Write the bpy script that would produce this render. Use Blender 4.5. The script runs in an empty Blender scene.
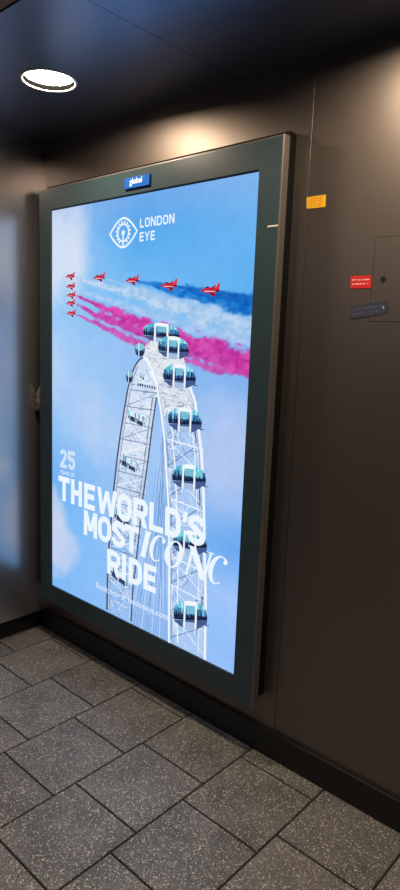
import bpy, bmesh, math, random
import numpy as np
from mathutils import Vector, Matrix, noise

random.seed(7)
scene = bpy.context.scene
COL = scene.collection

# ------------------------------------------------------------------ camera
cam_d = bpy.data.cameras.new('camera')
cam = bpy.data.objects.new('camera', cam_d)
COL.objects.link(cam)
cam.location = (2.7908, -1.7702, 1.5765)
cam.rotation_euler = (1.4063, -0.0381, 0.7404)
cam_d.sensor_fit = 'VERTICAL'
cam_d.sensor_height = 36.0
cam_d.lens = 623.38 / 890.0 * 36.0
cam_d.clip_start = 0.02
scene.camera = cam

# ------------------------------------------------------------------ world, exposure
world = bpy.data.worlds.new('world')
scene.world = world
world.use_nodes = True
world.node_tree.nodes['Background'].inputs[0].default_value = (0.010, 0.011, 0.014, 1)
world.node_tree.nodes['Background'].inputs[1].default_value = 1.0
vs = scene.view_settings
vs.view_transform = 'Standard'
vs.look = 'None'
vs.gamma = 1.0
vs.use_curve_mapping = False
vs.exposure = 0.0

LAMP_STRENGTH = 190.0
REAR_STRENGTH = 105.0
SCREEN_STRENGTH = 1.0
LAMP_COLOR = (1.0, 0.82, 0.61)
CEIL = 2.50
WALL_Y = 0.0741
BASE_Y = 0.0585
XR, YF = 4.2, -3.6                      # far right wall, wall behind the camera

# ------------------------------------------------------------------ helpers
def srgb(r, g, b):
    f = lambda c: c / 12.92 if c <= 0.04045 else ((c + 0.055) / 1.055) ** 2.4
    return (f(r / 255), f(g / 255), f(b / 255))

def mat(name, color, rough=0.5, metal=0.0, spec=0.5, bump=None, emit=None, estr=1.0):
    m = bpy.data.materials.new(name)
    m.use_nodes = True
    nt = m.node_tree
    b = nt.nodes['Principled BSDF']
    b.inputs['Base Color'].default_value = (*color, 1)
    b.inputs['Roughness'].default_value = rough
    b.inputs['Metallic'].default_value = metal
    b.inputs['Specular IOR Level'].default_value = spec
    if emit:
        b.inputs['Emission Color'].default_value = (*emit, 1)
        b.inputs['Emission Strength'].default_value = estr
    if bump:
        scale, strength, stretch = bump
        tc = nt.nodes.new('ShaderNodeTexCoord')
        mp = nt.nodes.new('ShaderNodeMapping')
        mp.inputs['Scale'].default_value = stretch
        nz = nt.nodes.new('ShaderNodeTexNoise')
        nz.inputs['Scale'].default_value = scale
        nz.inputs['Detail'].default_value = 3
        bp = nt.nodes.new('ShaderNodeBump')
        bp.inputs['Strength'].default_value = strength
        bp.inputs['Distance'].default_value = 0.002
        nt.links.new(tc.outputs['Object'], mp.inputs['Vector'])
        nt.links.new(mp.outputs['Vector'], nz.inputs['Vector'])
        nt.links.new(nz.outputs['Fac'], bp.inputs['Height'])
        nt.links.new(bp.outputs['Normal'], b.inputs['Normal'])
    return m

def emat(name, color, strength=1.0):
    """backlit print of one colour"""
    m = bpy.data.materials.new(name)
    m.use_nodes = True
    nt = m.node_tree
    nt.nodes.clear()
    o = nt.nodes.new('ShaderNodeOutputMaterial')
    e = nt.nodes.new('ShaderNodeEmission')
    e.inputs[0].default_value = (*color, 1)
    e.inputs[1].default_value = strength
    nt.links.new(e.outputs[0], o.inputs[0])
    return m

def amat(name, strength=1.0):
    """backlit print, colours from the mesh's own picture attribute"""
    m = bpy.data.materials.new(name)
    m.use_nodes = True
    nt = m.node_tree
    nt.nodes.clear()
    o = nt.nodes.new('ShaderNodeOutputMaterial')
    e = nt.nodes.new('ShaderNodeEmission')
    a = nt.nodes.new('ShaderNodeAttribute')
    a.attribute_name = 'picture'
    e.inputs[1].default_value = strength
    nt.links.new(a.outputs['Color'], e.inputs[0])
    nt.links.new(e.outputs[0], o.inputs[0])
    return m

def link(name, me, m, parent=None, smooth=False):
    o = bpy.data.objects.new(name, me)
    COL.objects.link(o)
    if m is not None:
        me.materials.append(m)
    if smooth:
        for p in me.polygons:
            p.use_smooth = True
    if parent:
        o.parent = parent
        o.matrix_parent_inverse = parent.matrix_world.inverted() if False else Matrix.Translation(-PLOC(parent))
    return o

def PLOC(o):
    v = Vector(o.location)
    return v if o.parent is None else v          # parts sit at the origin of their mesh coordinates

def bm_obj(name, bm, m, parent=None, smooth=False):
    bmesh.ops.recalc_face_normals(bm, faces=bm.faces)
    me = bpy.data.meshes.new(name)
    bm.to_mesh(me)
    bm.free()
    return link(name, me, m, parent, smooth)

def tag(o, label, cat, group=None):
    o['label'] = label
    o['category'] = cat
    if group:
        o['group'] = group
    return o

def struct(o, label=None):
    o['kind'] = 'structure'
    if label:
        o['label'] = label
    return o

def empty(name, loc):
    o = bpy.data.objects.new(name, None)
    COL.objects.link(o)
    o.location = loc
    o.empty_display_size = 0.05
    return o

def add_box(bm, x0, x1, y0, y1, z0, z1, bev=0.0, seg=2):
    vs_ = [bm.verts.new(c) for c in ((x0, y0, z0), (x1, y0, z0), (x1, y1, z0), (x0, y1, z0),
                                     (x0, y0, z1), (x1, y0, z1), (x1, y1, z1), (x0, y1, z1))]
    fs = [bm.faces.new([vs_[i] for i in q]) for q in ((0, 1, 2, 3), (4, 5, 6, 7), (0, 1, 5, 4), (1, 2, 6, 5), (2, 3, 7, 6), (3, 0, 4, 7))]
    if bev:
        es = list({e for f in fs for e in f.edges})
        bmesh.ops.bevel(bm, geom=es, offset=bev, segments=seg, affect='EDGES', profile=0.5)

def add_lathe(bm, prof, cx, cy, n=64):
    rings = []
    for r, z in prof:
        rings.append([bm.verts.new((cx + r * math.cos(2 * math.pi * k / n), cy + r * math.sin(2 * math.pi * k / n), z)) for k in range(n)])
    for a, b in zip(rings, rings[1:]):
        for k in range(n):
            bm.faces.new((a[k], a[(k + 1) % n], b[(k + 1) % n], b[k]))
    return rings

# ------------------------------------------------------------------ materials
def wall_material(name, color, r0, r1):
    m = mat(name, color, 0.30, 0.9, 0.5)
    nt = m.node_tree
    b = nt.nodes['Principled BSDF']
    tc = nt.nodes.new('ShaderNodeTexCoord')
    mp = nt.nodes.new('ShaderNodeMapping')
    mp.inputs['Scale'].default_value = (60, 60, 1.2)
    nz = nt.nodes.new('ShaderNodeTexNoise')
    nz.inputs['Scale'].default_value = 2.0
    nz.inputs['Detail'].default_value = 4
    nz2 = nt.nodes.new('ShaderNodeTexNoise')
    nz2.inputs['Scale'].default_value = 2.2
    nz2.inputs['Detail'].default_value = 5
    cr = nt.nodes.new('ShaderNodeMapRange')
    cr.inputs['To Min'].default_value = r0
    cr.inputs['To Max'].default_value = r1
    ad = nt.nodes.new('ShaderNodeMath'); ad.operation = 'MULTIPLY_ADD'
    ad.inputs[1].default_value = 0.25
    nt.links.new(tc.outputs['Object'], mp.inputs['Vector'])
    nt.links.new(mp.outputs['Vector'], nz.inputs['Vector'])
    nt.links.new(tc.outputs['Object'], nz2.inputs['Vector'])
    nt.links.new(nz.outputs['Fac'], ad.inputs[0])
    nt.links.new(nz2.outputs['Fac'], ad.inputs[2])
    nt.links.new(ad.outputs[0], cr.inputs['Value'])
    nt.links.new(cr.outputs['Result'], b.inputs['Roughness'])
    bp = nt.nodes.new('ShaderNodeBump')
    bp.inputs['Strength'].default_value = 0.06
    bp.inputs['Distance'].default_value = 0.001
    nt.links.new(nz.outputs['Fac'], bp.inputs['Height'])
    nt.links.new(bp.outputs['Normal'], b.inputs['Normal'])
    return m

def terrazzo():
    m = mat('terrazzo', srgb(92, 86, 82), 0.40, 0.0, 0.5)
    nt = m.node_tree
    b = nt.nodes['Principled BSDF']
    N = nt.nodes.new
    tc = N('ShaderNodeTexCoord')
    at = N('ShaderNodeAttribute'); at.attribute_name = 'tile_tone'
    ns = N('ShaderNodeTexNoise'); ns.inputs['Scale'].default_value = 7; ns.inputs['Detail'].default_value = 6
    nt.links.new(tc.outputs['Object'], ns.inputs['Vector'])
    rp = N('ShaderNodeValToRGB')
    rp.color_ramp.elements[0].position = 0.3; rp.color_ramp.elements[0].color = (*srgb(84, 80, 78), 1)
    rp.color_ramp.elements[1].position = 0.7; rp.color_ramp.elements[1].color = (*srgb(112, 108, 106), 1)
    nt.links.new(ns.outputs['Fac'], rp.inputs['Fac'])
    tone = N('ShaderNodeMix'); tone.data_type = 'RGBA'; tone.blend_type = 'MULTIPLY'; tone.inputs[0].default_value = 1
    nt.links.new(rp.outputs['Color'], tone.inputs[6])
    nt.links.new(at.outputs['Color'], tone.inputs[7])
    last = tone.outputs[2]
    nw = N('ShaderNodeTexNoise'); nw.inputs['Scale'].default_value = 210; nw.inputs['Detail'].default_value = 2
    nt.links.new(tc.outputs['Object'], nw.inputs['Vector'])
    warp = N('ShaderNodeVectorMath'); warp.operation = 'MULTIPLY_ADD'
    warp.inputs[1].default_value = (0.008, 0.008, 0.0)
    nt.links.new(nw.outputs['Color'], warp.inputs[0]); nt.links.new(tc.outputs['Object'], warp.inputs[2])
    # chips of stone: two sizes of light chips and one of dark chips
    for scale, thr, col, keep in ((150, 0.33, srgb(206, 200, 190), 0.66), (270, 0.34, srgb(180, 174, 166), 0.55), (170, 0.30, srgb(34, 31, 30), 0.70)):
        vo = N('ShaderNodeTexVoronoi'); vo.inputs['Scale'].default_value = scale
        vo.inputs['Randomness'].default_value = 1.0
        nt.links.new(warp.outputs[0], vo.inputs['Vector'])
        lt = N('ShaderNodeMath'); lt.operation = 'LESS_THAN'; lt.inputs[1].default_value = thr
        nt.links.new(vo.outputs['Distance'], lt.inputs[0])
        sp = N('ShaderNodeSeparateColor')
        nt.links.new(vo.outputs['Color'], sp.inputs[0])
        gt = N('ShaderNodeMath'); gt.operation = 'GREATER_THAN'; gt.inputs[1].default_value = keep
        nt.links.new(sp.outputs[0], gt.inputs[0])
        mu = N('ShaderNodeMath'); mu.operation = 'MULTIPLY'
        nt.links.new(lt.outputs[0], mu.inputs[0]); nt.links.new(gt.outputs[0], mu.inputs[1])
        mx = N('ShaderNodeMix'); mx.data_type = 'RGBA'
        nt.links.new(mu.outputs[0], mx.inputs[0])
        nt.links.new(last, mx.inputs[6])
        mx.inputs[7].default_value = (*col, 1)
        last = mx.outputs[2]
    nt.links.new(last, b.inputs['Base Color'])
    ns2 = N('ShaderNodeTexNoise'); ns2.inputs['Scale'].default_value = 160; ns2.inputs['Detail'].default_value = 2
    nt.links.new(tc.outputs['Object'], ns2.inputs['Vector'])
    bp = N('ShaderNodeBump'); bp.inputs['Strength'].default_value = 0.25; bp.inputs['Distance'].default_value = 0.001
    nt.links.new(ns2.outputs['Fac'], bp.inputs['Height'])
    nt.links.new(bp.outputs['Normal'], b.inputs['Normal'])
    return m

M_WALL = wall_material('bronze_laminate', srgb(124, 113, 106), 0.38, 0.44)
M_WALL_L = wall_material('polished_grey_laminate', srgb(178, 177, 182), 0.23, 0.28)
M_DARK = mat('dark_wall_panel', srgb(40, 37, 35), 0.55)
M_TERR = terrazzo()
M_GROUT = mat('grout', srgb(26, 23, 21), 0.9)
M_BASE = mat('black_skirting', srgb(20, 19, 19), 0.45, 0.0, 0.4)
M_CEIL = mat('dark_ceiling_panel', srgb(128, 136, 160), 0.32, 0.85, 0.5, bump=(9, 0.15, (1, 1, 1)))
M_CEIL2 = mat('brown_ceiling_panel', srgb(120, 84, 58), 0.45, 0.3, 0.5)
M_SEAM = mat('seam_shadow_gap', srgb(14, 12, 11), 0.8)
M_FRAME = mat('frame_paint', srgb(50, 66, 72), 0.32, 0.0, 0.5)
M_SIDE = mat('frame_side_metal', srgb(92, 86, 82), 0.4, 0.15, 0.5)
M_BOX = mat('backbox_black', srgb(9, 8, 8), 0.7, 0.0, 0.2)
M_TRIM = mat('lamp_trim', srgb(206, 202, 192), 0.4, 0.0)
M_CAN = mat('lamp_baffle', (0.0012, 0.0012, 0.0012), 0.9, 0.0, 0.0)
M_GLOW = emat('lamp_diffuser', LAMP_COLOR, LAMP_STRENGTH)
M_GLOW2 = emat('added_cool_diffuser', (0.95, 0.97, 1.0), REAR_STRENGTH)  # glow of the unseen rear row, added to light the floor
# ------------------------------------------------------------------ the setting
bm = bmesh.new()
tones = []
TW, TL, GAP = 0.3270, 0.3235, 0.0075
joint_y = {0: 0.129, 1: 0.013, 2: 0.113, 3: 0.006, 4: 0.097, 5: -0.012, 6: 0.089}
k = 0
add_box(bm, -0.0, XR, YF, WALL_Y, -0.05, -0.004)          # bed of grout below the tiles
n_bed = len(bm.faces)
cols = range(0, 14)
for c in cols:
    xa, xb = 0.170 + (c - 1) * TW, 0.170 + c * TW
    off = joint_y.get(c, 0.1 if c % 2 == 0 else 0.0)
    r = -1
    while True:
        yb = off - r * TL
        ya = yb - TL
        r += 1
        if yb < YF:
            break
        x0, x1 = max(xa + GAP / 2, 0.0), min(xb - GAP / 2, XR)
        y0, y1 = max(ya + GAP / 2, YF), min(yb - GAP / 2, WALL_Y)
        if x1 - x0 < 0.01 or y1 - y0 < 0.01:
            continue
        n0 = len(bm.faces)
        h = random.uniform(-0.0004, 0.0004)
        b_ = 0.0015
        lo = [bm.verts.new(q) for q in ((x0, y0, -0.006), (x1, y0, -0.006), (x1, y1, -0.006), (x0, y1, -0.006))]
        mi = [bm.verts.new(q) for q in ((x0, y0, -b_), (x1, y0, -b_), (x1, y1, -b_), (x0, y1, -b_))]
        hi = [bm.verts.new(q) for q in ((x0 + b_, y0 + b_, h), (x1 - b_, y0 + b_, h), (x1 - b_, y1 - b_, h), (x0 + b_, y1 - b_, h))]
        for A, B in ((lo, mi), (mi, hi)):
            for i in range(4):
                bm.faces.new((A[i], A[(i + 1) % 4], B[(i + 1) % 4], B[i]))
        bm.faces.new(hi)
        bm.faces.ensure_lookup_table()
        t = random.uniform(0.86, 1.12)
        tones += [(len(bm.faces) - n0, t)]
floor = bm_obj('floor', bm, M_TERR)
floor.data.materials.append(M_GROUT)
ca = floor.data.color_attributes.new('tile_tone', 'FLOAT_COLOR', 'CORNER')
vals = [(1, 1, 1)] * n_bed
for n, t in tones:
    vals += [(t, t * random.uniform(0.985, 1.0), t * random.uniform(0.96, 1.0))] * n
for p, v in zip(floor.data.polygons, vals):
    for li in p.loop_indices:
        ca.data[li].color = (*v, 1)
    if p.index < n_bed:
        p.material_index = 1
struct(floor)

# wall with the display: laminate panels with a shadow gap between them
SEAM = 1.5687
bm = bmesh.new()
add_box(bm, 0.0, SEAM - 0.0012, WALL_Y, WALL_Y + 0.03, 0.0, CEIL, 0.0008, 1)
add_box(bm, SEAM + 0.0012, 2.92, WALL_Y, WALL_Y + 0.03, 0.0, CEIL, 0.0008, 1)
add_box(bm, 2.9224, XR, WALL_Y, WALL_Y + 0.03, 0.0, CEIL, 0.0008, 1)
n0 = len(bm.faces)
add_box(bm, 0.0, XR, WALL_Y + 0.012, WALL_Y + 0.06, 0.0, CEIL)
w = bm_obj('wall_back', bm, M_WALL)
w.data.materials.append(M_SEAM)
for p in w.data.polygons:
    if p.index >= n0:
        p.material_index = 1
struct(w)

WX = 0.050                              # face of the left wall; its plinth is set back below it
bm = bmesh.new()
add_box(bm, WX - 0.03, WX, -1.49, WALL_Y, 0.111, CEIL, 0.0008, 1)
add_box(bm, WX - 0.03, WX, YF, -1.493, 0.111, CEIL, 0.0008, 1)
add_box(bm, -0.06, WX - 0.012, YF, WALL_Y, 0.111, CEIL)
struct(bm_obj('wall_left', bm, M_WALL_L))
bm = bmesh.new(); add_box(bm, XR, XR + 0.06, YF, WALL_Y + 0.06, 0.0, CEIL); struct(bm_obj('wall_right', bm, M_DARK))
bm = bmesh.new(); add_box(bm, -0.06, XR + 0.06, YF - 0.06, YF, 0.0, CEIL); struct(bm_obj('wall_front', bm, M_DARK))

# ceiling of dark panels, holes are made for the lamps
CSEAM_X, CSEAM_Y = 1.245, -0.710
lamps = [(0.688, -0.3426), (1.85, -0.3426), (3.17, -0.3426), (0.80, -2.3), (2.2, -2.3), (3.5, -2.3)]  # those past the second are unseen, added to light the room
LR = 0.094
def ceil_panel(bm, x0, x1, y0, y1, z):
    """flat panel with round holes where lamps sit"""
    xs = sorted({x0, x1} | {lx + s * 0.13 for lx, ly in lamps for s in (-1, 1) if x0 < lx < x1 and y0 < ly < y1})
    inside = [(lx, ly) for lx, ly in lamps if x0 < lx < x1 and y0 < ly < y1]
    ys = sorted({y0, y1} | {ly + s * 0.13 for lx, ly in inside for s in (-1, 1)})
    for xa, xb in zip(xs, xs[1:]):
        for ya, yb in zip(ys, ys[1:]):
            hole = [q for q in inside if xa < q[0] < xb and ya < q[1] < yb]
            if not hole:
                bm.faces.new([bm.verts.new(q) for q in ((xa, ya, z), (xa, yb, z), (xb, yb, z), (xb, ya, z))])
                continue
            cx, cy = hole[0]
            n = 64
            inn, out = [], []
            for i in range(n):
                a = 2 * math.pi * i / n
                d = (math.cos(a), math.sin(a))
                s = 0.13 / max(abs(d[0]), abs(d[1]))
                inn.append(bm.verts.new((cx + LR * d[0], cy + LR * d[1], z)))
                out.append(bm.verts.new((cx + s * d[0], cy + s * d[1], z)))
            for i in range(n):
                bm.faces.new((out[i], out[(i + 1) % n], inn[(i + 1) % n], inn[i]))
bm = bmesh.new()
ceil_panel(bm, 0.0, CSEAM_X - 0.0012, CSEAM_Y, WALL_Y, CEIL)
ceil_panel(bm, CSEAM_X + 0.0012, XR, CSEAM_Y, WALL_Y, CEIL)
n0 = len(bm.faces)
ceil_panel(bm, 0.0, XR, YF, CSEAM_Y - 0.0, CEIL + 0.004)
n1 = len(bm.faces)
add_box(bm, -0.06, XR + 0.06, YF - 0.06, WALL_Y + 0.06, CEIL + 0.12, CEIL + 0.16)
add_box(bm, 0.0, XR, CSEAM_Y - 0.001, CSEAM_Y, CEIL, CEIL + 0.006)
add_box(bm, CSEAM_X - 0.02, CSEAM_X + 0.02, CSEAM_Y, WALL_Y, CEIL + 0.003, CEIL + 0.006)
for f in bm.faces: f.normal_update()
me = bpy.data.meshes.new('ceiling'); bm.to_mesh(me); bm.free()
c = link('ceiling', me, M_CEIL)
c.data.materials.append(M_CEIL2); c.data.materials.append(M_SEAM)
for p in c.data.polygons:
    p.material_index = 0 if p.index < n0 else (1 if p.index < n1 else 2)
struct(c)

# skirting
bm = bmesh.new(); add_box(bm, 0.0, XR, BASE_Y, WALL_Y, 0.0, 0.111, 0.002, 2); struct(bm_obj('baseboard_back', bm, M_BASE))
bm = bmesh.new(); add_box(bm, -0.05, 0.0, YF, WALL_Y, 0.0, 0.1115, 0.0, 2); struct(bm_obj('baseboard_left', bm, M_BASE))
bm = bmesh.new(); add_box(bm, XR - 0.0156, XR, YF, BASE_Y, 0.0, 0.111, 0.002, 2); struct(bm_obj('baseboard_right', bm, M_BASE))
bm = bmesh.new(); add_box(bm, 0.0, XR - 0.0156, YF, YF + 0.0156, 0.0, 0.111, 0.002, 2); struct(bm_obj('baseboard_front', bm, M_BASE))

# ------------------------------------------------------------------ recessed downlights
def make_downlight(x, y, z, glow):
    t = empty('recessed_downlight', (x, y, z))
    bm = bmesh.new()
    add_lathe(bm, [(LR - 0.0005, -0.0025), (LR - 0.0002, -0.0040), (LR + 0.002, -0.0055), (LR + 0.006, -0.006), (LR + 0.009, -0.004), (LR + 0.010, 0.0005)], 0, 0)
    bm_obj('trim_ring', bm, M_TRIM, None, True).parent = t
    bm = bmesh.new()
    add_lathe(bm, [(LR - 0.0005, -0.0025), (LR - 0.0012, 0.000), (LR - 0.004, 0.020), (LR - 0.004, 0.06), (0.02, 0.075)], 0, 0)
    bm_obj('reflector', bm, M_CAN, None, True).parent = t
    bm = bmesh.new()
    ring = add_lathe(bm, [(LR - 0.0045, 0.0155), (0.04, 0.0145), (0.005, 0.014)], 0, 0)
    bm.faces.new(ring[-1])
    bm_obj('diffuser', bm, glow, None, True).parent = t
    return t

def copy_tree(o, parent=None):
    c = o.copy()
    COL.objects.link(c)
    if parent:
        c.parent = parent
    for ch in list(o.children):
        copy_tree(ch, c)
    return c

src = {}
where = ['round recessed downlight glowing warm white in the dark ceiling near the left wall',
         'round recessed downlight beside the wall, right of the display',
         'added unseen downlight at the far right end of the display wall',
         'added unseen downlight in the brown ceiling panel near the left wall',
         'added unseen downlight in the middle of the brown ceiling panel',
         'added unseen downlight in the brown ceiling panel near the right wall']
for (lx, ly), lab in zip(lamps, where):
    z = CEIL if ly > CSEAM_Y else CEIL + 0.004
    row = ly > CSEAM_Y
    if row not in src:
        t = src[row] = make_downlight(lx, ly, z, M_GLOW if row else M_GLOW2)
    else:
        t = copy_tree(src[row])
        t.location = (lx, ly, z)
    tag(t, lab, 'ceiling light', 'recessed ceiling downlights')
# ------------------------------------------------------------------ the backlit display on the wall
SX, SZ, SW, SH = 0.2079, 0.3124, 1.2090, 1.8386      # lower left corner and size of the lit poster
BZ = 0.0985                                           # width of the dark border
display = empty('advertising_display', (SX + SW / 2, 0.03, SZ - BZ))
tag(display, 'tall backlit advertising display with dark grey frame showing a white wheel and red jets', 'display')

def ring_frame(bm, x0, x1, z0, z1, prof):
    """mitred rectangular frame; prof = list of (inset from outer edge, y)"""
    loops = []
    for ins, y in prof:
        loops.append([bm.verts.new(q) for q in ((x0 + ins, y, z0 + ins), (x1 - ins, y, z0 + ins), (x1 - ins, y, z1 - ins), (x0 + ins, y, z1 - ins))])
    for A, B in zip(loops, loops[1:]):
        for i in range(4):
            bm.faces.new((A[i], A[(i + 1) % 4], B[(i + 1) % 4], B[i]))
ox0, ox1, oz0, oz1 = SX - BZ, SX + SW + BZ, SZ - BZ, SZ + SH + BZ + 0.004
bm = bmesh.new()
ring_frame(bm, ox0, ox1, oz0, oz1, [(0.006, -0.0055), (BZ - 0.0025, -0.0055), (BZ - 0.0012, -0.0045), (BZ, -0.0003), (BZ + 0.004, 0.003)])
bm_obj('frame', bm, M_FRAME, display)
bm = bmesh.new()
ring_frame(bm, ox0, ox1, oz0, oz1, [(0.012, -0.0045), (0.006, -0.0055), (0.0025, -0.005), (0.0, -0.003), (0.0, 0.0275), (0.003, 0.029), (0.030, 0.029)])
bm_obj('frame_edge', bm, M_SIDE, display)
bm = bmesh.new()
add_box(bm, ox0 + 0.008, ox1 - 0.006, 0.034, WALL_Y, oz0 + 0.026, oz1 + 0.020, 0.002)
backbox = bm_obj('backbox', bm, M_BOX, display)
# small hinge knuckles on the right side and a lock on the underside
for hz in (oz1 - 0.022, SZ + SH * 0.5, oz0 + 0.10):
    bm = bmesh.new()
    n = 20
    rr = [[bm.verts.new((ox1 - 0.0005 + 0.0035 * math.cos(2 * math.pi * k / n), 0.031 + 0.003 * math.sin(2 * math.pi * k / n), hz + dz)) for k in range(n)] for dz in (-0.018, -0.001, 0.001, 0.018)]
    for a, b in zip(rr, rr[1:]):
        for k in range(n):
            bm.faces.new((a[k], a[(k + 1) % n], b[(k + 1) % n], b[k]))
    bm.faces.new(rr[0]); bm.faces.new(rr[-1])
    bm_obj('hinge', bm, M_BOX, display)
bm = bmesh.new()
ring_frame(bm, ox0, ox1, oz0, oz1, [(0.012, 0.0285), (0.004, 0.0285), (0.004, 0.0345), (0.012, 0.0345)])
bm_obj('rubber_seal', bm, M_BOX, display)

# ---- picture on the lit poster: sky, clouds and coloured smoke
def vnoise(x, y, seed):
    xi, yi = np.floor(x).astype(int), np.floor(y).astype(int)
    xf, yf = x - xi, y - yi
    h = lambda a, b: (np.sin(a * 127.1 + b * 311.7 + seed * 74.7) * 43758.5453) % 1.0
    s = lambda t: t * t * (3 - 2 * t)
    u, v = s(xf), s(yf)
    return (h(xi, yi) * (1 - u) + h(xi + 1, yi) * u) * (1 - v) + (h(xi, yi + 1) * (1 - u) + h(xi + 1, yi + 1) * u) * v
def fbm(x, y, seed, o=4):
    t, a, n = 0, 0.5, 0
    for i in range(o):
        t = t + a * vnoise(x * 2 ** i, y * 2 ** i, seed + i * 3.7); n += a; a *= 0.55
    return t / n
NX, NZ = 250, 380
gu, gv = np.meshgrid(np.linspace(0, SW, NX + 1), np.linspace(0, SH, NZ + 1))
C = lambda r, g, b: np.array([r, g, b], float)
def interp_rows(v, stops):
    ks = [s[0] for s in stops]
    return np.stack([np.interp(v, ks, [s[1][i] for s in stops]) for i in range(3)], -1)
LEFT = [(0.0, (126, 186, 246)), (0.3, (120, 186, 248)), (0.55, (112, 178, 244)), (0.85, (150, 196, 244)), (1.1, (170, 206, 246)), (1.4, (150, 200, 246)), (1.65, (176, 208, 248)), (1.84, (150, 186, 236))]
MIDC = [(0.0, (150, 192, 248)), (0.4, (150, 196, 248)), (0.8, (166, 202, 246)), (1.2, (142, 192, 244)), (1.45, (122, 190, 244)), (1.7, (84, 168, 238)), (1.84, (112, 170, 234))]
RIGHT = [(0.0, (150, 192, 250)), (0.3, (146, 192, 250)), (0.5, (106, 168, 240)), (0.65, (140, 184, 242)), (0.95, (152, 190, 242)), (1.15, (128, 178, 238)), (1.45, (96, 176, 240)), (1.65, (106, 178, 240)), (1.84, (132, 182, 238))]
a_ = interp_rows(gv, LEFT); b_ = interp_rows(gv, MIDC); c_ = interp_rows(gv, RIGHT)
t = (gu / SW)[..., None]
pic = np.where(t < 0.5, a_ + (b_ - a_) * (t / 0.5), b_ + (c_ - b_) * ((t - 0.5) / 0.5))
def over(mask, col):
    global pic
    m = np.clip(mask, 0, 1)[..., None]
    pic = pic * (1 - m) + C(*col) * m
wob = (fbm(gu * 5, gv * 5, 3) - 0.5)
def cloud(cu, cv, ru, rv, amt, col=(214, 220, 240), sharp=1.0):
    d = np.sqrt(((gu - cu) / ru) ** 2 + ((gv - cv) / rv) ** 2) + wob * 1.3
    over(amt * np.clip((1 - d) * sharp, 0, 1), col)
cloud(0.02, 1.66, 0.30, 0.30, 1.0, (212, 224, 244), 1.4)
cloud(0.10, 1.78, 0.22, 0.12, 0.5, (200, 216, 244))
cloud(0.28, 0.92, 0.34, 0.26, 0.85, (196, 212, 244))
cloud(0.05, 1.12, 0.30, 0.25, 0.5, (190, 212, 246))
cloud(0.00, 0.30, 0.15, 0.20, 1.0, (198, 212, 240), 2.0)
cloud(0.10, 0.22, 0.14, 0.10, 0.8, (190, 208, 242), 1.5)
cloud(1.12, 0.80, 0.22, 0.26, 0.75, (192, 204, 240))
cloud(1.15, 0.30, 0.30, 0.18, 0.45, (178, 204, 250))
cloud(0.75, 0.30, 0.30, 0.30, 0.40, (186, 212, 250))
cloud(0.45, 1.22, 0.35, 0.18, 0.4, (168, 200, 246))
fine = fbm(gu * 34, gv * 34, 11, 3)
puff = fbm(gu * 13 + gv * 3, gv * 17, 21, 4)
def smoke(pts, col, amt, lo, seed, soft=0.55):
    us = [q[0] for q in pts]
    cv = np.interp(gu, us, [q[1] for q in pts]); hw = np.interp(gu, us, [q[2] for q in pts])
    n = fbm(gu * 30 + gv * 24, gv * 46, seed, 3) - 0.5
    d = np.abs(gv - cv) / hw + n * 1.7
    m = np.clip((1.12 - d) / soft, 0, 1) * (gu >= us[0])
    k = np.clip(0.62 + (fbm(gu * 40, gv * 60, seed + 5, 2) - 0.5) * 2.2, 0, 1)[..., None]
    global pic
    cc = C(*lo) * (1 - k) + C(*col) * k
    mm = (m * amt)[..., None]
    pic = pic * (1 - mm) + cc * mm
smoke([(0.17, 1.530, .006), (0.50, 1.462, .026), (0.85, 1.385, .045), (1.21, 1.312, .050)], (206, 222, 242), 0.85, (160, 196, 232), 31, 0.9)
smoke([(0.40, 1.518, .004), (0.70, 1.440, .020), (1.21, 1.345, .032)], (190, 212, 240), 0.7, (150, 190, 232), 33, 0.9)
smoke([(0.17, 1.480, .005), (0.50, 1.405, .018), (0.90, 1.320, .030), (1.21, 1.270, .030)], (196, 214, 244), 0.7, (160, 194, 238), 37, 0.9)
smoke([(0.60, 1.497, .005), (0.72, 1.480, .016), (0.95, 1.430, .030), (1.21, 1.388, .037)], (40, 134, 216), 0.95, (14, 96, 190), 41, 0.6)
smoke([(0.83, 1.472, .004), (0.95, 1.448, .014), (1.21, 1.405, .024)], (24, 112, 200), 0.9, (14, 84, 176), 43, 0.6)
smoke([(1.035, 1.448, .004), (1.21, 1.415, .014)], (26, 106, 192), 0.9, (14, 80, 172), 45, 0.6)
smoke([(0.190, 1.449, .005), (0.35, 1.405, .016), (0.56, 1.350, .026), (0.85, 1.275, .034), (1.21, 1.205, .040)], (226, 74, 176), 0.94, (190, 38, 148), 51, 0.5)
smoke([(0.190, 1.412, .005), (0.32, 1.368, .014), (0.56, 1.312, .024), (0.85, 1.235, .026), (1.21, 1.165, .020)], (218, 72, 174), 0.90, (184, 40, 148), 53, 0.5)
smoke([(0.195, 1.364, .004), (0.36, 1.318, .013), (0.56, 1.262, .018), (0.80, 1.210, .018), (1.05, 1.165, .016)], (218, 84, 178), 0.85, (196, 60, 164), 55, 0.5)
pic += (fine[..., None] - 0.5) * 7
lin = np.clip(pic / 255.0, 0, 1)
lin = np.where(lin <= 0.04045, lin / 12.92, ((lin + 0.055) / 1.055) ** 2.4)
verts = np.stack([SX + gu, np.zeros_like(gu), SZ + gv], -1).reshape(-1, 3)
ii, jj = np.meshgrid(np.arange(NX), np.arange(NZ))
q0 = (jj * (NX + 1) + ii).ravel()
faces = np.stack([q0, q0 + 1, q0 + NX + 2, q0 + NX + 1], -1)
me = bpy.data.meshes.new('screen')
me.from_pydata(verts.tolist(), [], faces.tolist())
ca = me.color_attributes.new('picture', 'FLOAT_COLOR', 'POINT')
ca.data.foreach_set('color', np.concatenate([lin.reshape(-1, 3), np.ones((len(verts), 1))], 1).ravel())
M_PRINT = amat('backlit_print', SCREEN_STRENGTH)
screen = link('screen', me, M_PRINT, display)

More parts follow.
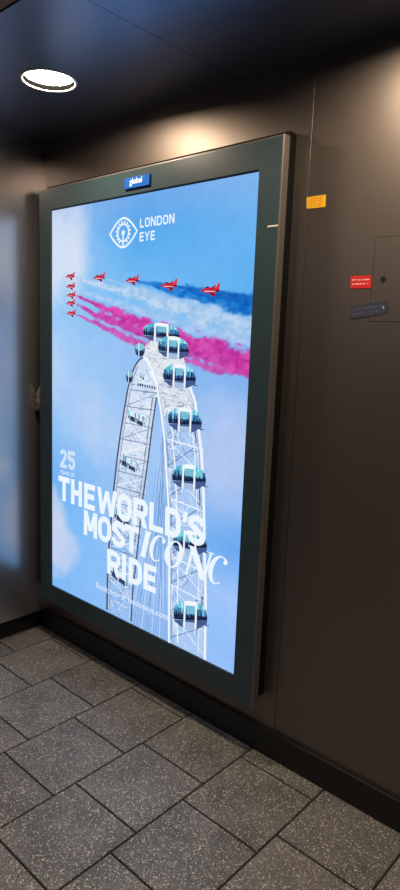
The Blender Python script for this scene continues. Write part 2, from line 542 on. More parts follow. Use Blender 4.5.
class Pic:
    """flat printed artwork: coloured polygons in poster coordinates, later ones on top"""
    def __init__(s, dx=0.0): s.v, s.f, s.c, s.k, s.dx = [], [], [], 0, dx
    def poly(s, pts, col, dz=0.0000015):
        s.k += 1
        b = len(s.v)
        s.v += [(SX + u + s.dx, -0.0004 - s.k * dz, SZ + v) for u, v in pts]
        s.f.append(tuple(range(b, b + len(pts)))); s.c.append(srgb(*col))
    def line(s, pts, w, col, w2=None):
        for i in range(len(pts) - 1):
            (a, b), (c, d) = pts[i], pts[i + 1]
            L_ = math.hypot(c - a, d - b) or 1e-6
            wa = w if w2 is None else w + (w2 - w) * i / max(1, len(pts) - 1)
            nx, ny = -(d - b) / L_ * wa / 2, (c - a) / L_ * wa / 2
            ex, ey = (c - a) / L_ * wa * .15, (d - b) / L_ * wa * .15
            s.poly([(a + nx - ex, b + ny - ey), (a - nx - ex, b - ny - ey), (c - nx + ex, d - ny + ey), (c + nx + ex, d + ny + ey)], col)
    def build(s, name, parent):
        # cut off whatever would run over the poster's edge
        me = bpy.data.meshes.new(name)
        me.from_pydata([(min(max(x, SX), SX + SW), y, min(max(z, SZ), SZ + SH)) for x, y, z in s.v], [], s.f)
        ca = me.color_attributes.new('picture', 'FLOAT_COLOR', 'CORNER')
        for p, c in zip(me.polygons, s.c):
            for li in p.loop_indices:
                ca.data[li].color = (*c, 1)
        return link(name, me, M_PRINT, parent)
def along(pts, t):
    """point at height v on a polyline of (u, v)"""
    q = sorted(pts, key=lambda a: a[1])
    return float(np.interp(t, [a[1] for a in q], [a[0] for a in q]))

# outlines of the printed wheel, metres from the lower left corner of the poster
rim_l = [(0.44, 0.013), (0.442, 0.254), (0.456, 0.401), (0.476, 0.601), (0.494, 0.732), (0.511, 0.833), (0.532, 0.937), (0.556, 1.047), (0.576, 1.109), (0.6, 1.152), (0.624, 1.178), (0.648, 1.19)]
rim_r = [(0.648, 1.19), (0.673, 1.181), (0.702, 1.147), (0.736, 1.082), (0.766, 0.975), (0.788, 0.878), (0.806, 0.739), (0.827, 0.575), (0.841, 0.323), (0.852, -0.003)]
inner = [(0.741, 1.03), (0.722, 0.92), (0.7, 0.765), (0.672, 0.586), (0.65, 0.379), (0.634, 0.26), (0.621, 0.154), (0.615, 0.014)]
right = [(0.835, 1.305), (0.872, 1.229), (0.903, 1.145), (0.927, 1.077), (0.951, 1.033), (0.971, 0.945), (0.995, 0.835), (1.016, 0.655), (1.031, 0.456), (1.047, 0.252), (1.056, 0.004)]
caps = [[(0.754, 1.3), (0.645, 1.298), (0.858, 1.286), (0.753, 1.337)], [(0.824, 1.243), (0.736, 1.24), (0.909, 1.232), (0.822, 1.285)], [(0.862, 1.133), (0.77, 1.127), (0.951, 1.125), (0.86, 1.178)], [(0.9, 0.965), (0.806, 0.954), (0.991, 0.96), (0.898, 1.012)], [(0.933, 0.741), (0.838, 0.724), (1.024, 0.741), (0.931, 0.789)], [(0.951, 0.473), (0.856, 0.449), (1.043, 0.48), (0.949, 0.522)], [(0.969, 0.171), (0.873, 0.139), (1.061, 0.187), (0.966, 0.229)], [(0.629, 1.22), (0.598, 1.219), (0.66, 1.216), (0.628, 1.249)], [(0.566, 1.106), (0.544, 1.104), (0.589, 1.104), (0.565, 1.135)]]
faint = [(0.645, 1.113), (0.613, 0.937), (0.567, 0.735), (0.541, 0.481), (0.514, 0.207)]
jets = [(0.141, 1.536), (0.145, 1.491), (0.149, 1.451), (0.146, 1.415), (0.15, 1.369), (0.353, 1.523), (0.57, 1.503), (0.789, 1.476), (1.006, 1.452)]
# ---- the big wheel
P = Pic(0.002)
rr_ = random.Random(3)
apex = 1.19
# cables to the hub, far behind the rim
for i in range(26):
    u0 = 0.742 + 0.045 * rr_.random(); v0 = 0.98 - 0.45 * rr_.random()
    u1 = 0.60 + 0.24 * i / 25
    P.line([(u0 + 0.02, v0), (u1, 0.001)], 0.0022, rr_.choice([(120, 160, 214), (96, 136, 196), (206, 224, 250), (110, 150, 206)]))
# left leg of the rim: pale fill, truss and capsules seen through it
lef = sorted(rim_l, key=lambda q: q[1]); inn = sorted(inner, key=lambda q: q[1])
vs_ = [0.014 + (1.03 - 0.014) * i / 40 for i in range(41)]
for va, vb in zip(vs_, vs_[1:]):
    pale = (152, 194, 247) if va < 0.42 else ((196, 216, 243) if va < 0.7 else (214, 227, 245))
    P.poly([(along(lef, va), va), (along(inn, va), va), (along(inn, vb), vb), (along(lef, vb), vb)], pale)
P.poly([(along(lef, 1.03), 1.03)] + [q for q in lef if q[1] > 1.03] + [q for q in reversed(sorted(rim_r, key=lambda q: q[1])) if q[1] > 0.99] + [(0.741, 1.03)], (204, 222, 244))
for i in range(330):
    v = 0.02 + 1.12 * rr_.random()
    a = along(lef, v); b = along(inn, v) if v < 1.03 else along(rim_r, v)
    u = a + (b - a) * rr_.random(); L_ = 0.02 + 0.05 * rr_.random(); an = rr_.choice([0.9, -0.8, 2.2, 0.1, 1.4])
    P.line([(u, v), (min(max(u + L_ * math.cos(an), a), b), v + L_ * math.sin(an) * .8)], 0.0026, rr_.choice([(238, 244, 252), (128, 150, 184), (104, 126, 164), (246, 250, 254), (158, 182, 214), (214, 214, 214)]))
for i in range(14):
    v = 0.10 + 0.95 * i / 13
    a, b = along(lef, v), (along(inn, v) if v < 1.03 else along(rim_r, v))
    v2 = v + 0.073
    a2, b2 = along(lef, v2), (along(inn, v2) if v2 < 1.03 else along(rim_r, v2))
    tone = (238, 244, 252) if i % 2 else (150, 172, 206)
    P.line([(a, v), (b2, v2)], 0.0042, tone); P.line([(b, v), (a2, v2)], 0.0042, (226, 236, 250))
    P.line([(a, v), (b, v)], 0.004, (118, 140, 176))
def small_capsule(u, v, w, h, dark=1.0):
    n = 18
    el = lambda sx, sy, du=0, dv=0: [(u + du + w * sx * math.cos(2 * math.pi * k / n), v + dv + h * sy * math.sin(2 * math.pi * k / n)) for k in range(n)]
    P.poly(el(1, 1), (64, 92, 140)); P.poly(el(.9, .5, 0, h * .42), (128, 200, 216)); P.poly(el(.7, .35, w * .1, -h * .45), (34, 44, 76))
    P.line([(u - w * .2, v + h), (u - w * .2, v - h)], w * .16, (232, 242, 250))
for (u, v), (w, h) in zip(faint, [(0.018, 0.016), (0.058, 0.034), (0.062, 0.036), (0.066, 0.040), (0.066, 0.042)]):
    # capsules on the near side seen through the truss: dark floor, pale cyan glass
    for k in range(10):
        uu = u - w + 2 * w * (k + .2) / 10
        P.poly([(uu, v + h * .1 - k * h * .06), (uu + w * .17, v + h * .1 - k * h * .06), (uu + w * .17, v + h * (.75 - .07 * k)), (uu, v + h * (.8 - .07 * k))], rr_.choice([(120, 206, 214), (88, 164, 190), (196, 232, 240), (64, 112, 150), (230, 244, 250)]))
    P.poly([(u - w, v), (u + w, v - h * .55), (u + w * .8, v - h * 1.05), (u - w * .7, v - h * .5)], (52, 70, 112))
    P.poly([(u - w * .8, v + h * .12), (u + w * .2, v - h * .2), (u + w * .2, v - h * .36), (u - w * .8, v - h * .05)], (30, 40, 70))
    for k in range(6):
        uu = u - w + 2 * w * k / 5
        P.line([(uu, v + h * .3), (uu + w * .25 * (-1) ** k, v - h * 1.2)], 0.003, (226, 238, 250))
for k in range(9):   # row of dark bolts near the crown
    uu = 0.618 + 0.115 * k / 8
    P.poly([(uu, 1.083 - k * .001), (uu + .008, 1.080 - k * .001), (uu + .006, 1.070 - k * .001), (uu - .002, 1.072 - k * .001)], (58, 62, 84))
# crown between the two rims and the right leg
rgt = sorted(right, key=lambda q: q[1]); rr2 = sorted(rim_r, key=lambda q: q[1])
vs_ = [0.002 + (1.176 - 0.002) * i / 60 for i in range(61)]
for va, vb in zip(vs_, vs_[1:]):
    col = (170, 202, 244) if va < 0.95 else (214, 222, 236)
    P.poly([(along(rr2, va), va), (along(rgt, va), va), (along(rgt, vb), vb), (along(rr2, vb), vb)], col)
P.poly([(0.648, 1.19), (0.70, 1.15), (0.735, 1.09), (0.91, 1.12), (0.872, 1.229), (0.80, 1.29), (0.72, 1.28), (0.66, 1.235)], (224, 230, 240))
for i in range(260):
    v = 0.98 + 0.27 * rr_.random() ** 1.3
    a = along(rr2, min(v, 1.185)) + 0.005; b = along(rgt, v)
    u = a + (b - a) * rr_.random(); L_ = 0.012 + 0.03 * rr_.random(); an = rr_.choice([-0.25, 1.1, -0.2, 0.15, -0.9])
    P.line([(u, v), (min(max(u + L_ * math.cos(an), a), b - .004), v + L_ * math.sin(an) * .7)], 0.0026, rr_.choice([(252, 252, 252), (150, 164, 190), (176, 190, 212), (244, 246, 250), (116, 128, 158), (200, 208, 222)]))
for i in range(300):     # lattice of the right leg
    v = 0.02 + 0.98 * rr_.random()
    a, b = along(rr2, v) + 0.004, along(rgt, v) - .004
    u = a + (b - a) * rr_.random() ** 1.6; L_ = 0.015 + 0.05 * rr_.random(); an = rr_.choice([0.9, -0.9, 2.2, 1.5, 0.05])
    P.line([(u, v), (min(max(u + L_ * math.cos(an), a), b), v + L_ * math.sin(an))], 0.0024, rr_.choice([(236, 243, 252), (116, 142, 186), (150, 176, 216), (248, 251, 254), (92, 116, 160)]))
nb = 8
for i in range(nb):
    v = 0.02 + 0.122 * i
    v2 = v + 0.122
    a, b, a2, b2 = along(rr2, v), along(rgt, v), along(rr2, v2), along(rgt, v2)
    P.line([(a, v), (b2, v2)], 0.0045, (112, 140, 186)); P.line([(b, v), (a2, v2)], 0.0045, (224, 236, 250))
    P.line([(a, v2 - .005), (b, v2 - .02)], 0.0055, (236, 243, 252))
    P.line([(a + .052, v), (a2 + .045, v2)], 0.007, (240, 246, 253))
    P.line([(b - .020, v), (b2 - .018, v2)], 0.006, (70, 92, 140) if i % 2 else (196, 214, 240))
    P.line([(a + .014, v), (a2 + .012, v2)], 0.005, (124, 146, 184) if i % 2 == 0 else (208, 222, 244))
    P.line([(b - .036, v), (b2 - .034, v2)], 0.0045, (232, 240, 252))
# main beams
P.line(sorted(rim_r, key=lambda q: -q[1]), 0.012, (244, 248, 254))
P.line([(u + .0065, v) for u, v in sorted(rim_r, key=lambda q: -q[1])][3:], 0.003, (150, 172, 206))
P.line(sorted(right, key=lambda q: -q[1])[2:], 0.015, (236, 243, 253))
P.line([(u - .0095, v) for u, v in sorted(right, key=lambda q: -q[1])][3:], 0.003, (134, 160, 204))
P.line(sorted(rim_l, key=lambda q: -q[1]), 0.008, (76, 88, 120), 0.013)
P.line([(u + .011, v) for u, v in sorted(rim_l, key=lambda q: -q[1])][1:], 0.005, (190, 206, 232))
P.line([(u + .019, v) for u, v in sorted(rim_l, key=lambda q: -q[1])][2:], 0.004, (110, 128, 164))
P.line([(u - .005, v) for u, v in sorted(inner, key=lambda q: -q[1])], 0.010, (84, 98, 132))
P.line([(u - .018, v) for u, v in sorted(inner, key=lambda q: -q[1])], 0.004, (196, 212, 236))
P.line([(u - .026, v) for u, v in sorted(inner, key=lambda q: -q[1])][:5], 0.005, (120, 134, 164))
# capsules with glass, white hoops and people inside
def capsule(cap, seed):
    (u, v), (ul, vl), (ur, vr), (ut, vt) = cap
    r = random.Random(seed)
    w = (ur - ul) / 2; h = (vt - v) * 1.06
    sk = (vr - vl) / (ur - ul)
    cu, cv = (ul + ur) / 2, (vl + vr) / 2
    pt = lambda x, y: (cu + w * x, cv + h * y + sk * w * x)
    n = 28
    def sup(x0, x1, ylo, yhi, col, m=10):
        lim = lambda x: (1 - abs(x) ** 2.1) ** (1 / 2.1)
        xs = [x0 + (x1 - x0) * k / m for k in range(m + 1)]
        top = [pt(x, min(yhi, lim(x))) for x in xs]; bot = [pt(x, max(ylo, -lim(x))) for x in xs]
        P.poly(bot + top[::-1], col)
    sup(-1, 1, -1, 1, (44, 70, 124), 24)
    for k in range(17):                       # glass panes: teal and navy patches
        x = -0.97 + 1.9 * k / 17
        sup(x, x + 0.118, 0.42, 1, r.choice([(112, 204, 222), (150, 222, 232), (84, 170, 204), (180, 232, 240), (96, 186, 212)]), 3)
        sup(x, x + 0.118, -0.02, 0.46, r.choice([(62, 120, 172), (86, 158, 196), (44, 86, 142), (72, 140, 184), (120, 196, 216)]), 3)
        sup(x, x + 0.118, -0.38, 0.02, r.choice([(34, 52, 98), (30, 44, 84), (56, 96, 150), (40, 66, 116)]), 3)
        if r.random() < .6:
            sup(x + .02, x + 0.085, -0.40, 0.12 + .2 * r.random(), r.choice([(22, 30, 58), (28, 38, 72), (20, 24, 48)]), 3)
    sup(-0.95, 1.0, -0.52, -0.38, (26, 34, 66), 16)
    sup(-0.93, 0.95, -0.60, -0.52, (140, 170, 214), 16)
    sup(-0.9, 0.98, -1, -0.60, (70, 92, 142), 16)
    sup(-0.40, 0.40, -1, -0.50, (166, 190, 224), 8)
    sup(-0.30, 0.30, 0.66, 1, (240, 247, 252), 8)
    sup(-0.20, 0.24, 0.1, 0.62, (120, 190, 214), 6)
    for x in (-0.37, 0.30):                   # the two white hoops
        sup(x, x + 0.105, -1.0, 1, (240, 246, 252), 3)
        P.line([pt(x + .04, -0.8), pt(x + .0, -1.35)], 0.006, (214, 226, 242))
    P.line([pt(0.90, -0.62), pt(1.12, -0.58)], 0.004, (90, 104, 136))
for k in (7, 8):
    (u, v), (ul, _), (ur, _), (_, vt) = caps[k]
    small_capsule(u, v, (ur - ul) / 2, vt - v)
for k in range(7):
    capsule(caps[k], 40 + k)
P.build('wheel_picture', screen)

# ---- red jets with white tail flashes
def jet(u, v, s):
    q = lambda *pts: [(u + a * s, v + b * s * 0.82) for a, b in pts]
    P.poly(q((-1.0, .02), (-.55, .20), (-.15, .30), (.55, .22), (1.0, .02), (.6, -.22), (0, -.30), (-.6, -.16)), (204, 38, 62))
    P.poly(q((-.25, -.05), (.35, -.02), (.55, -.52), (.28, -.55)), (150, 20, 44))
    P.poly(q((-.1, .12), (.3, .1), (.62, .42), (.46, .46)), (184, 26, 50))
    P.poly(q((.5, .12), (.9, .05), (.98, .62), (.82, .66)), (214, 52, 64))
    P.poly(q((-.5, .18), (-.1, .26), (-.2, .38), (-.42, .32)), (52, 40, 60))
    P.poly(q((-.6, -.02), (.5, -.08), (.5, -.14), (-.5, -.1)), (236, 220, 228))
    P.poly(q((.55, .02), (1.0, .0), (.95, -.12), (.6, -.16)), (110, 24, 60))
for (u, v), s in zip(jets, (.037, .036, .036, .036, .037, .042, .043, .047, .050)):
    P = Pic()
    jet(u, v, s)
    P.build('jet_picture', screen)

# ---- lettering drawn with strokes
def offset_path(pts, t, closed=False):
    n = len(pts)
    L_, R_ = [], []
    for i in range(n):
        p = Vector(pts[i])
        a = Vector(pts[i - 1]) if (i > 0 or closed) else None
        b = Vector(pts[(i + 1) % n]) if (i < n - 1 or closed) else None
        d1 = (p - a).normalized() if a is not None else None
        d2 = (b - p).normalized() if b is not None else None
        if d1 is None: d1 = d2
        if d2 is None: d2 = d1
        n1, n2 = Vector((-d1.y, d1.x)), Vector((-d2.y, d2.x))
        m = (n1 + n2)
        m = m.normalized() if m.length > 1e-6 else n1
        k = t / 2 / max(0.35, m.dot(n1))
        L_.append(p + m * k); R_.append(p - m * k)
    quads = []
    for i in range(n if closed else n - 1):
        j = (i + 1) % n
        quads.append([L_[i], R_[i], R_[j], L_[j]])
    return quads
def arc(cx, cy, rx, ry, a0, a1, n=12):
    return [(cx + rx * math.cos(math.radians(a0 + (a1 - a0) * k / n)), cy + ry * math.sin(math.radians(a0 + (a1 - a0) * k / n))) for k in range(n + 1)]
def para(x0, y0, x1, y1, w):
    return [[Vector((x0 - w / 2, y0)), Vector((x0 + w / 2, y0)), Vector((x1 + w / 2, y1)), Vector((x1 - w / 2, y1))]]
def glyph(ch, w, t):
    """bold condensed capitals in a box w wide and 1 high; returns quads"""
    h = t / 2
    S = lambda pts, closed=False: offset_path(pts, t, closed)
    r = min(w / 2 - h, 0.26)
    def rrect(x0, x1, y0, y1, r):
        return arc(x1 - r, y1 - r, r, r, 0, 90, 6) + arc(x0 + r, y1 - r, r, r, 90, 180, 6) + arc(x0 + r, y0 + r, r, r, 180, 270, 6) + arc(x1 - r, y0 + r, r, r, 270, 360, 6)
    if ch == 'I': return S([(h, 0), (h, 1)])
    if ch == 'T': return S([(0, 1 - h), (w, 1 - h)]) + S([(w / 2, 0), (w / 2, 1 - t)])
    if ch == 'H': return S([(h, 0), (h, 1)]) + S([(w - h, 0), (w - h, 1)]) + S([(t, .5), (w - t, .5)])
    if ch == 'E': return S([(h, 0), (h, 1)]) + S([(t, 1 - h), (w, 1 - h)]) + S([(t, h), (w, h)]) + S([(t, .51), (w * .93, .51)])
    if ch == 'L': return S([(h, 0), (h, 1)]) + S([(t, h), (w, h)])
    if ch == 'O': return S(rrect(h, w - h, h, 1 - h, r), True)
    if ch == 'D': return S([(h, h), (h, 1 - h)] + arc(w - h - r, 1 - h - r, r, r, 90, 0, 6) + arc(w - h - r, h + r, r, r, 0, -90, 6), True)
    if ch in 'RP':
        q = S([(h, 0), (h, 1)]) + S([(h, 1 - h)] + arc(w - h - .2, 1 - h - .2, .2, .2, 90, 0, 6) + arc(w - h - .2, .45 + .2, .2, .2, 0, -90, 6) + [(h, .45)])
        return q + (para(w - h * 1.05, 0, w * .55, .46, t * 1.05) if ch == 'R' else [])
    if ch == 'W':
        k = t * 1.02
        return para(k / 2, 1, w * .27, 0, k) + para(w * .27, 0, w * .5, .92, k * .92) + para(w * .5, .92, w * .73, 0, k * .92) + para(w * .73, 0, w - k / 2, 1, k)
    if ch == 'M': return S([(h, 0), (h, 1)]) + S([(w - h, 0), (w - h, 1)]) + para(t * .55, 1, w / 2, .22, t * 1.0) + para(w / 2, .22, w - t * .55, 1, t * 1.0)
    if ch == 'N': return S([(h, 0), (h, 1)]) + S([(w - h, 0), (w - h, 1)]) + para(t * .6, 1, w - t * .6, 0, t * 1.05)
    if ch == 'Y': return para(h * 1.1, 1, w / 2, .42, t * 1.05) + para(w / 2, .42, w - h * 1.1, 1, t * 1.05) + S([(w / 2, 0), (w / 2, .45)])
    if ch == 'S':
        rx = w / 2 - h; ry = .25 - h / 2
        return S(arc(w / 2, 1 - h - ry, rx, ry, -8, 180, 14) + [(h + .01, .66), (w / 2 - .03, .53)] + [(w / 2 + .07, .47), (w - h - .01, .36)] + arc(w / 2, h + ry, rx, ry, 0, -188, 14))
    if ch == "'": return para(w * .40, .64, w * .55, 1, t * .85)
    if ch == '2':
        rx = w / 2 - h
        return S(arc(w / 2, .70, rx, .30 - h, 172, -20, 12) + [(h + .02, h)]) + S([(0, h), (w, h)])
    if ch == '5':
        rx = w / 2 - h
        return S([(w - .02, 1 - h), (h, 1 - h), (h, .52)]) + S([(h, .52)] + arc(w / 2, .34, rx, .34 - h, 120, -165, 14))
    return []
class Letters:
    def __init__(s): s.v, s.f, s.k = [], [], 0
    def quads(s, qs, x, z, sc, sh=0.0, rot=0.0):
        s.k += 1
        for q in qs:
            b = len(s.v)
            for p in q:
                u, v = p[0] * sc + p[1] * sc * sh, p[1] * sc
                s.v.append((SX + 0.0072 + x + u * math.cos(rot) - v * math.sin(rot), -0.0056 - 0.0000015 * len(s.f), SZ + z + v * math.cos(rot) + u * math.sin(rot)))
            s.f.append(tuple(range(b, b + len(q))))
    def text(s, items, z, sc, t):
        for ch, x0, x1 in items:
            s.quads(glyph(ch, (x1 - x0) / sc, t), x0, z, sc)
    def build(s, name, m, parent):
        me = bpy.data.meshes.new(name)
        me.from_pydata(s.v, [], s.f)
        return link(name, me, m, parent)
M_INK = emat('white_print', srgb(236, 246, 254), SCREEN_STRENGTH)
M_SOFT = emat('pale_print', srgb(206, 228, 250), SCREEN_STRENGTH)
Lh = Letters()
Lh.text([('T', .053, .147), ('H', .157, .243), ('E', .259, .341), ('W', .357, .498), ('O', .500, .597), ('R', .608, .700), ('L', .709, .796), ('D', .805, .895), ("'", .896, .944), ('S', .934, 1.030)], .466, .123, .218)
Lh.text([('M', .259, .360), ('O', .367, .460), ('S', .466, .558), ('T', .554, .647)], .336, .122, .218)
Lh.text([('R', .436, .528), ('I', .541, .571), ('D', .585, .673), ('E', .683, .762)], .193, .119, .222)
# ICONIC in a slanted high contrast serif
def serif_c(w):
    out, inn_ = [], []
    n = 30
    for k in range(n + 1):
        a = math.radians(52 + 256 * k / n)
        out.append((w / 2 + w / 2 * math.cos(a), .5 + .5 * math.sin(a)))
        inn_.append((w / 2 + .06 * w + w * .31 * math.cos(a), +.5 + .455 * math.sin(a)))
    q = [[out[k], out[k + 1], inn_[k + 1], inn_[k]] for k in range(n)]
    ball = arc(w * .80, .83, .085, .085, 0, 360, 14)[:-1]
    return q + [ball] + [[(w * .86, .86), (w * .9, .84), (w * .74, .985), (w * .70, .975)]]
def serif_o(w):
    n = 36
    out = [(w / 2 + w / 2 * math.cos(2 * math.pi * k / n), .5 + .5 * math.sin(2 * math.pi * k / n)) for k in range(n)]
    inn_ = [(w / 2 + w * .28 * math.cos(2 * math.pi * k / n + .12), .5 + .45 * math.sin(2 * math.pi * k / n + .12)) for k in range(n)]
    return [[out[k], out[(k + 1) % n], inn_[(k + 1) % n], inn_[k]] for k in range(n)]
def serif_i(w):
    return para(w / 2, 0, w / 2, 1, .25) + [[(0, 0), (w, 0), (w, .035), (0, .035)], [(0, .965), (w, .965), (w, 1), (0, 1)]]
def serif_n(w):
    return para(.17, 0, .17, 1, .10) + para(w - .10, -.0, w - .10, 1, .095) + para(.15, 1, w - .12, -.02, .30) + [[(0.02, 0), (.33, 0), (.33, .032), (0.02, .032)], [(-.04, .968), (.2, .968), (.2, 1), (-.04, 1)], [(w - .26, .968), (w + .05, .968), (w + .05, 1), (w - .26, 1)]]
SHR = 0.26
for fn, x, w in ((serif_i, .655, .040), (serif_c, .703, .090), (serif_o, .794, .102), (serif_n, .915, .130), (serif_c, 1.040, .090)):
    Lh.quads(fn(w / .122), x, .335, .122, SHR)
Lh.build('headline_lettering', M_INK, screen)
L25 = Letters()
L25.text([('2', .065, .122), ('5', .130, .189)], .632, .092, .21)
L25.build('anniversary_number', M_SOFT, screen)
Ll = Letters()
xs = .611
for ch, w in zip('LONDON', (.024, .029, .029, .029, .029, .029)):
    Ll.quads(glyph(ch, w / .036, .185), xs, 1.7075, .036); xs += w + .0055
xs = .611
for ch, w in zip('EYE', (.024, .030, .024)):
    Ll.quads(glyph(ch, w / .036, .185), xs, 1.654, .036); xs += w + .0055
# emblem: an eye outline holding a small toothed wheel on a stand
cx, cz = .509, 1.697
eye = []
for k in range(65):
    a = 2 * math.pi * k / 64
    x = math.cos(a); y = math.sin(a)
    eye.append((cx + .085 * x, cz + .0585 * (1 - abs(x) ** 1.75) * (1 if y >= 0 else -1)))
Ll.quads(offset_path(eye[:-1], .0088, True), 0, 0, 1)
ringp = [(cx + .034 * math.cos(2 * math.pi * k / 36), cz + .034 * math.sin(2 * math.pi * k / 36)) for k in range(36)]
Ll.quads(offset_path(ringp, .007, True), 0, 0, 1)
for k in range(16):
    a = 2 * math.pi * k / 16 + .2
    if math.sin(a) < -0.93: continue
    Ll.quads([arc(cx + .0425 * math.cos(a), cz + .0425 * math.sin(a), .0052, .0052, 0, 360, 8)[:-1]], 0, 0, 1)
Ll.quads([arc(cx, cz, .0105, .0105, 0, 360, 16)[:-1]], 0, 0, 1)
Ll.quads(offset_path([(cx, cz), (cx, cz - .056)], .008), 0, 0, 1)
Ll.build('logo_lettering', M_INK, screen)

def font_mesh(text, width, offset=0.0):
    """flat mesh of a line of text, scaled to the given width, origin at its lower left"""
    cu = bpy.data.curves.new('lettering', 'FONT')
    cu.body = text
    cu.offset = offset
    cu.resolution_u = 3
    ob = bpy.data.objects.new('lettering', cu)
    COL.objects.link(ob)
    dg = bpy.context.evaluated_depsgraph_get()
    me = bpy.data.meshes.new_from_object(ob.evaluated_get(dg))
    bpy.data.objects.remove(ob); bpy.data.curves.remove(cu)
    me.materials.clear()
    xs_ = [v.co.x for v in me.vertices]; x0 = min(xs_); k = width / (max(xs_) - x0)
    for v in me.vertices:
        v.co = ((v.co.x - x0) * k, 0, v.co.y * k)
    return me
def put_text(name, text, x, z, width, y, m, parent, offset=0.0, rot=0.0):
    me = font_mesh(text, width, offset)
    for v in me.vertices:
        a, c_ = v.co.x, v.co.z
        v.co = (x + a * math.cos(rot) - c_ * math.sin(rot), y, z + c_ * math.cos(rot) + a * math.sin(rot))
    return link(name, me, m, parent)
put_text('website_lettering', 'Book now at londoneye.com', SX + .364, SZ + .098, .480, -0.0058, M_SOFT, screen, 0.028)
put_text('small_lettering', 'YEARS OF', SX + .073, SZ + .600, .121, -0.0058, M_SOFT, screen, 0.025)

# ---- blue maker's badge on the top border, thin pale strip on the right border
bm = bmesh.new()
add_box(bm, SX + .528, SX + .676, -0.0140, -0.0055, SZ + 1.864, SZ + 1.906, 0.0015)
badge = bm_obj('badge', bm, mat('badge_blue', srgb(22, 84, 168), 0.3), display)
badge['label'] = 'small blue plate with white lettering'
put_text('badge_lettering', 'global', SX + .560, SZ + 1.8795, .074, -0.0144, mat('badge_white', srgb(235, 240, 245), 0.4), badge, 0.002)
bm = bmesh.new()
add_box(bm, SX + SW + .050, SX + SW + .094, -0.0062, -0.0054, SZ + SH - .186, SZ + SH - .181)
sc = bm_obj('pale_mark', bm, mat('pale_strip', srgb(214, 208, 196), 0.7), display)

# ------------------------------------------------------------------ things on and beside the wall
def slab(name, corners, y0, y1, m, parent=None, bev=0.0):
    bm = bmesh.new()
    a = [bm.verts.new((x, y0, z)) for x, z in corners]; b = [bm.verts.new((x, y1, z)) for x, z in corners]
    n = len(corners)
    bm.faces.new(a); bm.faces.new(b[::-1])
    for i in range(n):
        bm.faces.new((a[i], a[(i + 1) % n], b[(i + 1) % n], b[i]))
    if bev:
        bmesh.ops.bevel(bm, geom=list(bm.edges), offset=bev, segments=1, affect='EDGES')
    return bm_obj(name, bm, m, parent)
def text_rows(name, corners, rows, y, m, parent, seed):
    """rows of tiny unreadable print: runs of short dashes"""
    r = random.Random(seed)
    bm = bmesh.new()
    (ax, az), (bx, bz), (cx_, cz_), (dx, dz) = corners      # lower left, lower right, upper right, upper left
    P_ = lambda s, t: ((ax * (1 - s) + bx * s) * (1 - t) + (dx * (1 - s) + cx_ * s) * t, y, (az * (1 - s) + bz * s) * (1 - t) + (dz * (1 - s) + cz_ * s) * t)
    for t0, t1, s0, s1, n in rows:
        s = s0
        step = (s1 - s0) / n
        for k in range(n):
            if r.random() < .84:
                bm.faces.new([bm.verts.new(P_(*q)) for q in ((s, t0), (s + step * .72, t0), (s + step * .72, t1), (s, t1))])
            s += step
    return bm_obj(name, bm, m, parent)
YW = WALL_Y
yc = [(1.5665, 2.0275), (1.6385, 2.0265), (1.6375, 2.0650), (1.5640, 2.0640)]
ys = slab('warning_sticker', yc, YW - 0.0012, YW - 0.0001, mat('yellow_vinyl', srgb(212, 164, 34), 0.45))
tag(ys, 'small yellow sticker with faint red print on the wall right of the display top', 'sticker')
text_rows('printed_rows', yc, [(.76, .86, .1, .9, 16), (.56, .66, .08, .92, 18), (.36, .46, .08, .9, 17), (.16, .26, .1, .8, 14)], YW - 0.0013, mat('red_ink', srgb(206, 92, 26), 0.5), ys, 2)
rc = [(1.7520, 1.7622), (1.8248, 1.7628), (1.8238, 1.8014), (1.7505, 1.8018)]
rs = slab('notice_sticker', rc, YW - 0.0014, YW - 0.0001, mat('red_vinyl', srgb(198, 36, 34), 0.4))
tag(rs, 'small red sticker with two rows of white print beside the access hatch', 'sticker')
text_rows('printed_rows', rc, [(.62, .74, .08, .92, 17), (.30, .42, .08, .92, 17)], YW - 0.0015, mat('white_ink', srgb(236, 190, 184), 0.5), rs, 5)
bc = [(1.7600, 1.6660), (1.8865, 1.6849), (1.8845, 1.7240), (1.7570, 1.7069)]
bs = slab('tape_strip', bc, YW - 0.0020, YW - 0.0006, mat('blue_vinyl', srgb(48, 51, 66), 0.5))
tag(bs, 'slanted strip of worn dark blue printed tape stuck across the hatch edge', 'tape')
text_rows('printed_rows', bc, [(.56, .76, .06, .86, 22), (.24, .40, .06, .80, 24)], YW - 0.0021, mat('pale_blue_ink', srgb(68, 74, 98), 0.55), bs, 9)
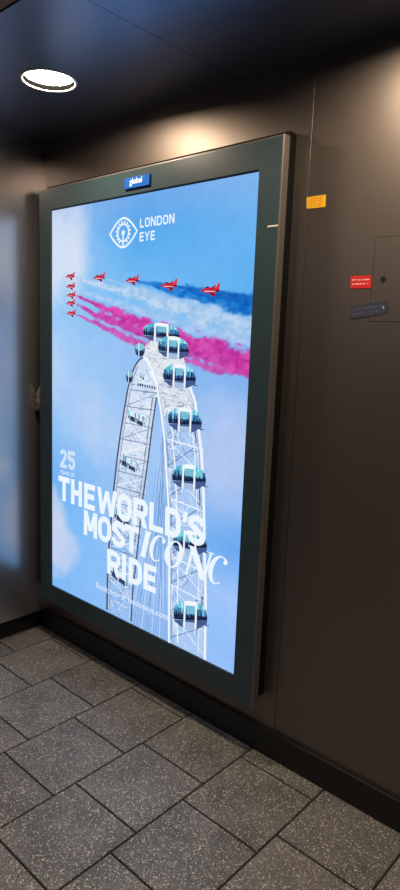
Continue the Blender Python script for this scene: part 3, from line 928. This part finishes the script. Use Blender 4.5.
text_rows('logo_mark', bc, [(.38, .62, .88, .93, 1)], YW - 0.0021, mat('pale_ink', srgb(150, 156, 180), 0.5), bs, 1)

hatch = empty('access_hatch', (1.98, YW, 1.6620))
tag(hatch, 'flush square access hatch with a round keyhole in the bronze wall panel', 'hatch')
hx0, hx1, hz0, hz1 = 1.8275, 2.135, 1.6605, 1.9140
slab('gap_seal', [(hx0 - .0018, hz0 - .0018), (hx1 + .0018, hz0 - .0018), (hx1 + .0018, hz1 + .0018), (hx0 - .0018, hz1 + .0018)], YW - 0.0003, YW - 0.0001, M_SEAM, hatch)
slab('door_panel', [(hx0, hz0), (hx1, hz0), (hx1, hz1), (hx0, hz1)], YW - 0.0006, YW - 0.0002, M_WALL, hatch)
bm = bmesh.new()
n = 28
kx, kz = 1.8630, 1.7873
rings = [[bm.verts.new((kx + r_ * math.cos(2 * math.pi * k / n), YW - d, kz + r_ * math.sin(2 * math.pi * k / n))) for k in range(n)] for r_, d in ((0.0098, 0.0007), (0.0092, 0.0016), (0.0070, 0.0016), (0.0066, 0.0008))]
for a, b in zip(rings, rings[1:]):
    for k in range(n):
        bm.faces.new((a[k], a[(k + 1) % n], b[(k + 1) % n], b[k]))
bm.faces.new(rings[-1])
bm_obj('keyhole', bm, mat('keyhole_black', srgb(10, 9, 9), 0.5), hatch)

# crumpled scrap tucked between the display edge and the corner
bm = bmesh.new()
bmesh.ops.create_icosphere(bm, subdivisions=4, radius=1.0)
for v in bm.verts:
    d = v.co.copy()
    f = 0.72 + 0.55 * noise.noise(d * 1.7 + Vector((3, 1, 2))) + 0.35 * abs(noise.noise(d * 4.1)) + 0.30 * abs(noise.noise(d * 9))
    taper = 1.0 - 0.42 * d.z
    v.co = Vector((0.084 + d.x * 0.027 * f * taper + 0.012 * d.z, 0.012 + d.y * 0.018 * f * taper, 1.266 + d.z * 0.062 * (0.85 + .3 * f)))
    v.co.x = min(v.co.x, ox0 - 0.0003)
scrap = bm_obj('paper_scrap', bm, mat('crumpled_paper', srgb(112, 98, 88), 0.8))
tag(scrap, 'small crumpled brownish paper scrap wedged beside the left edge of the display', 'paper')
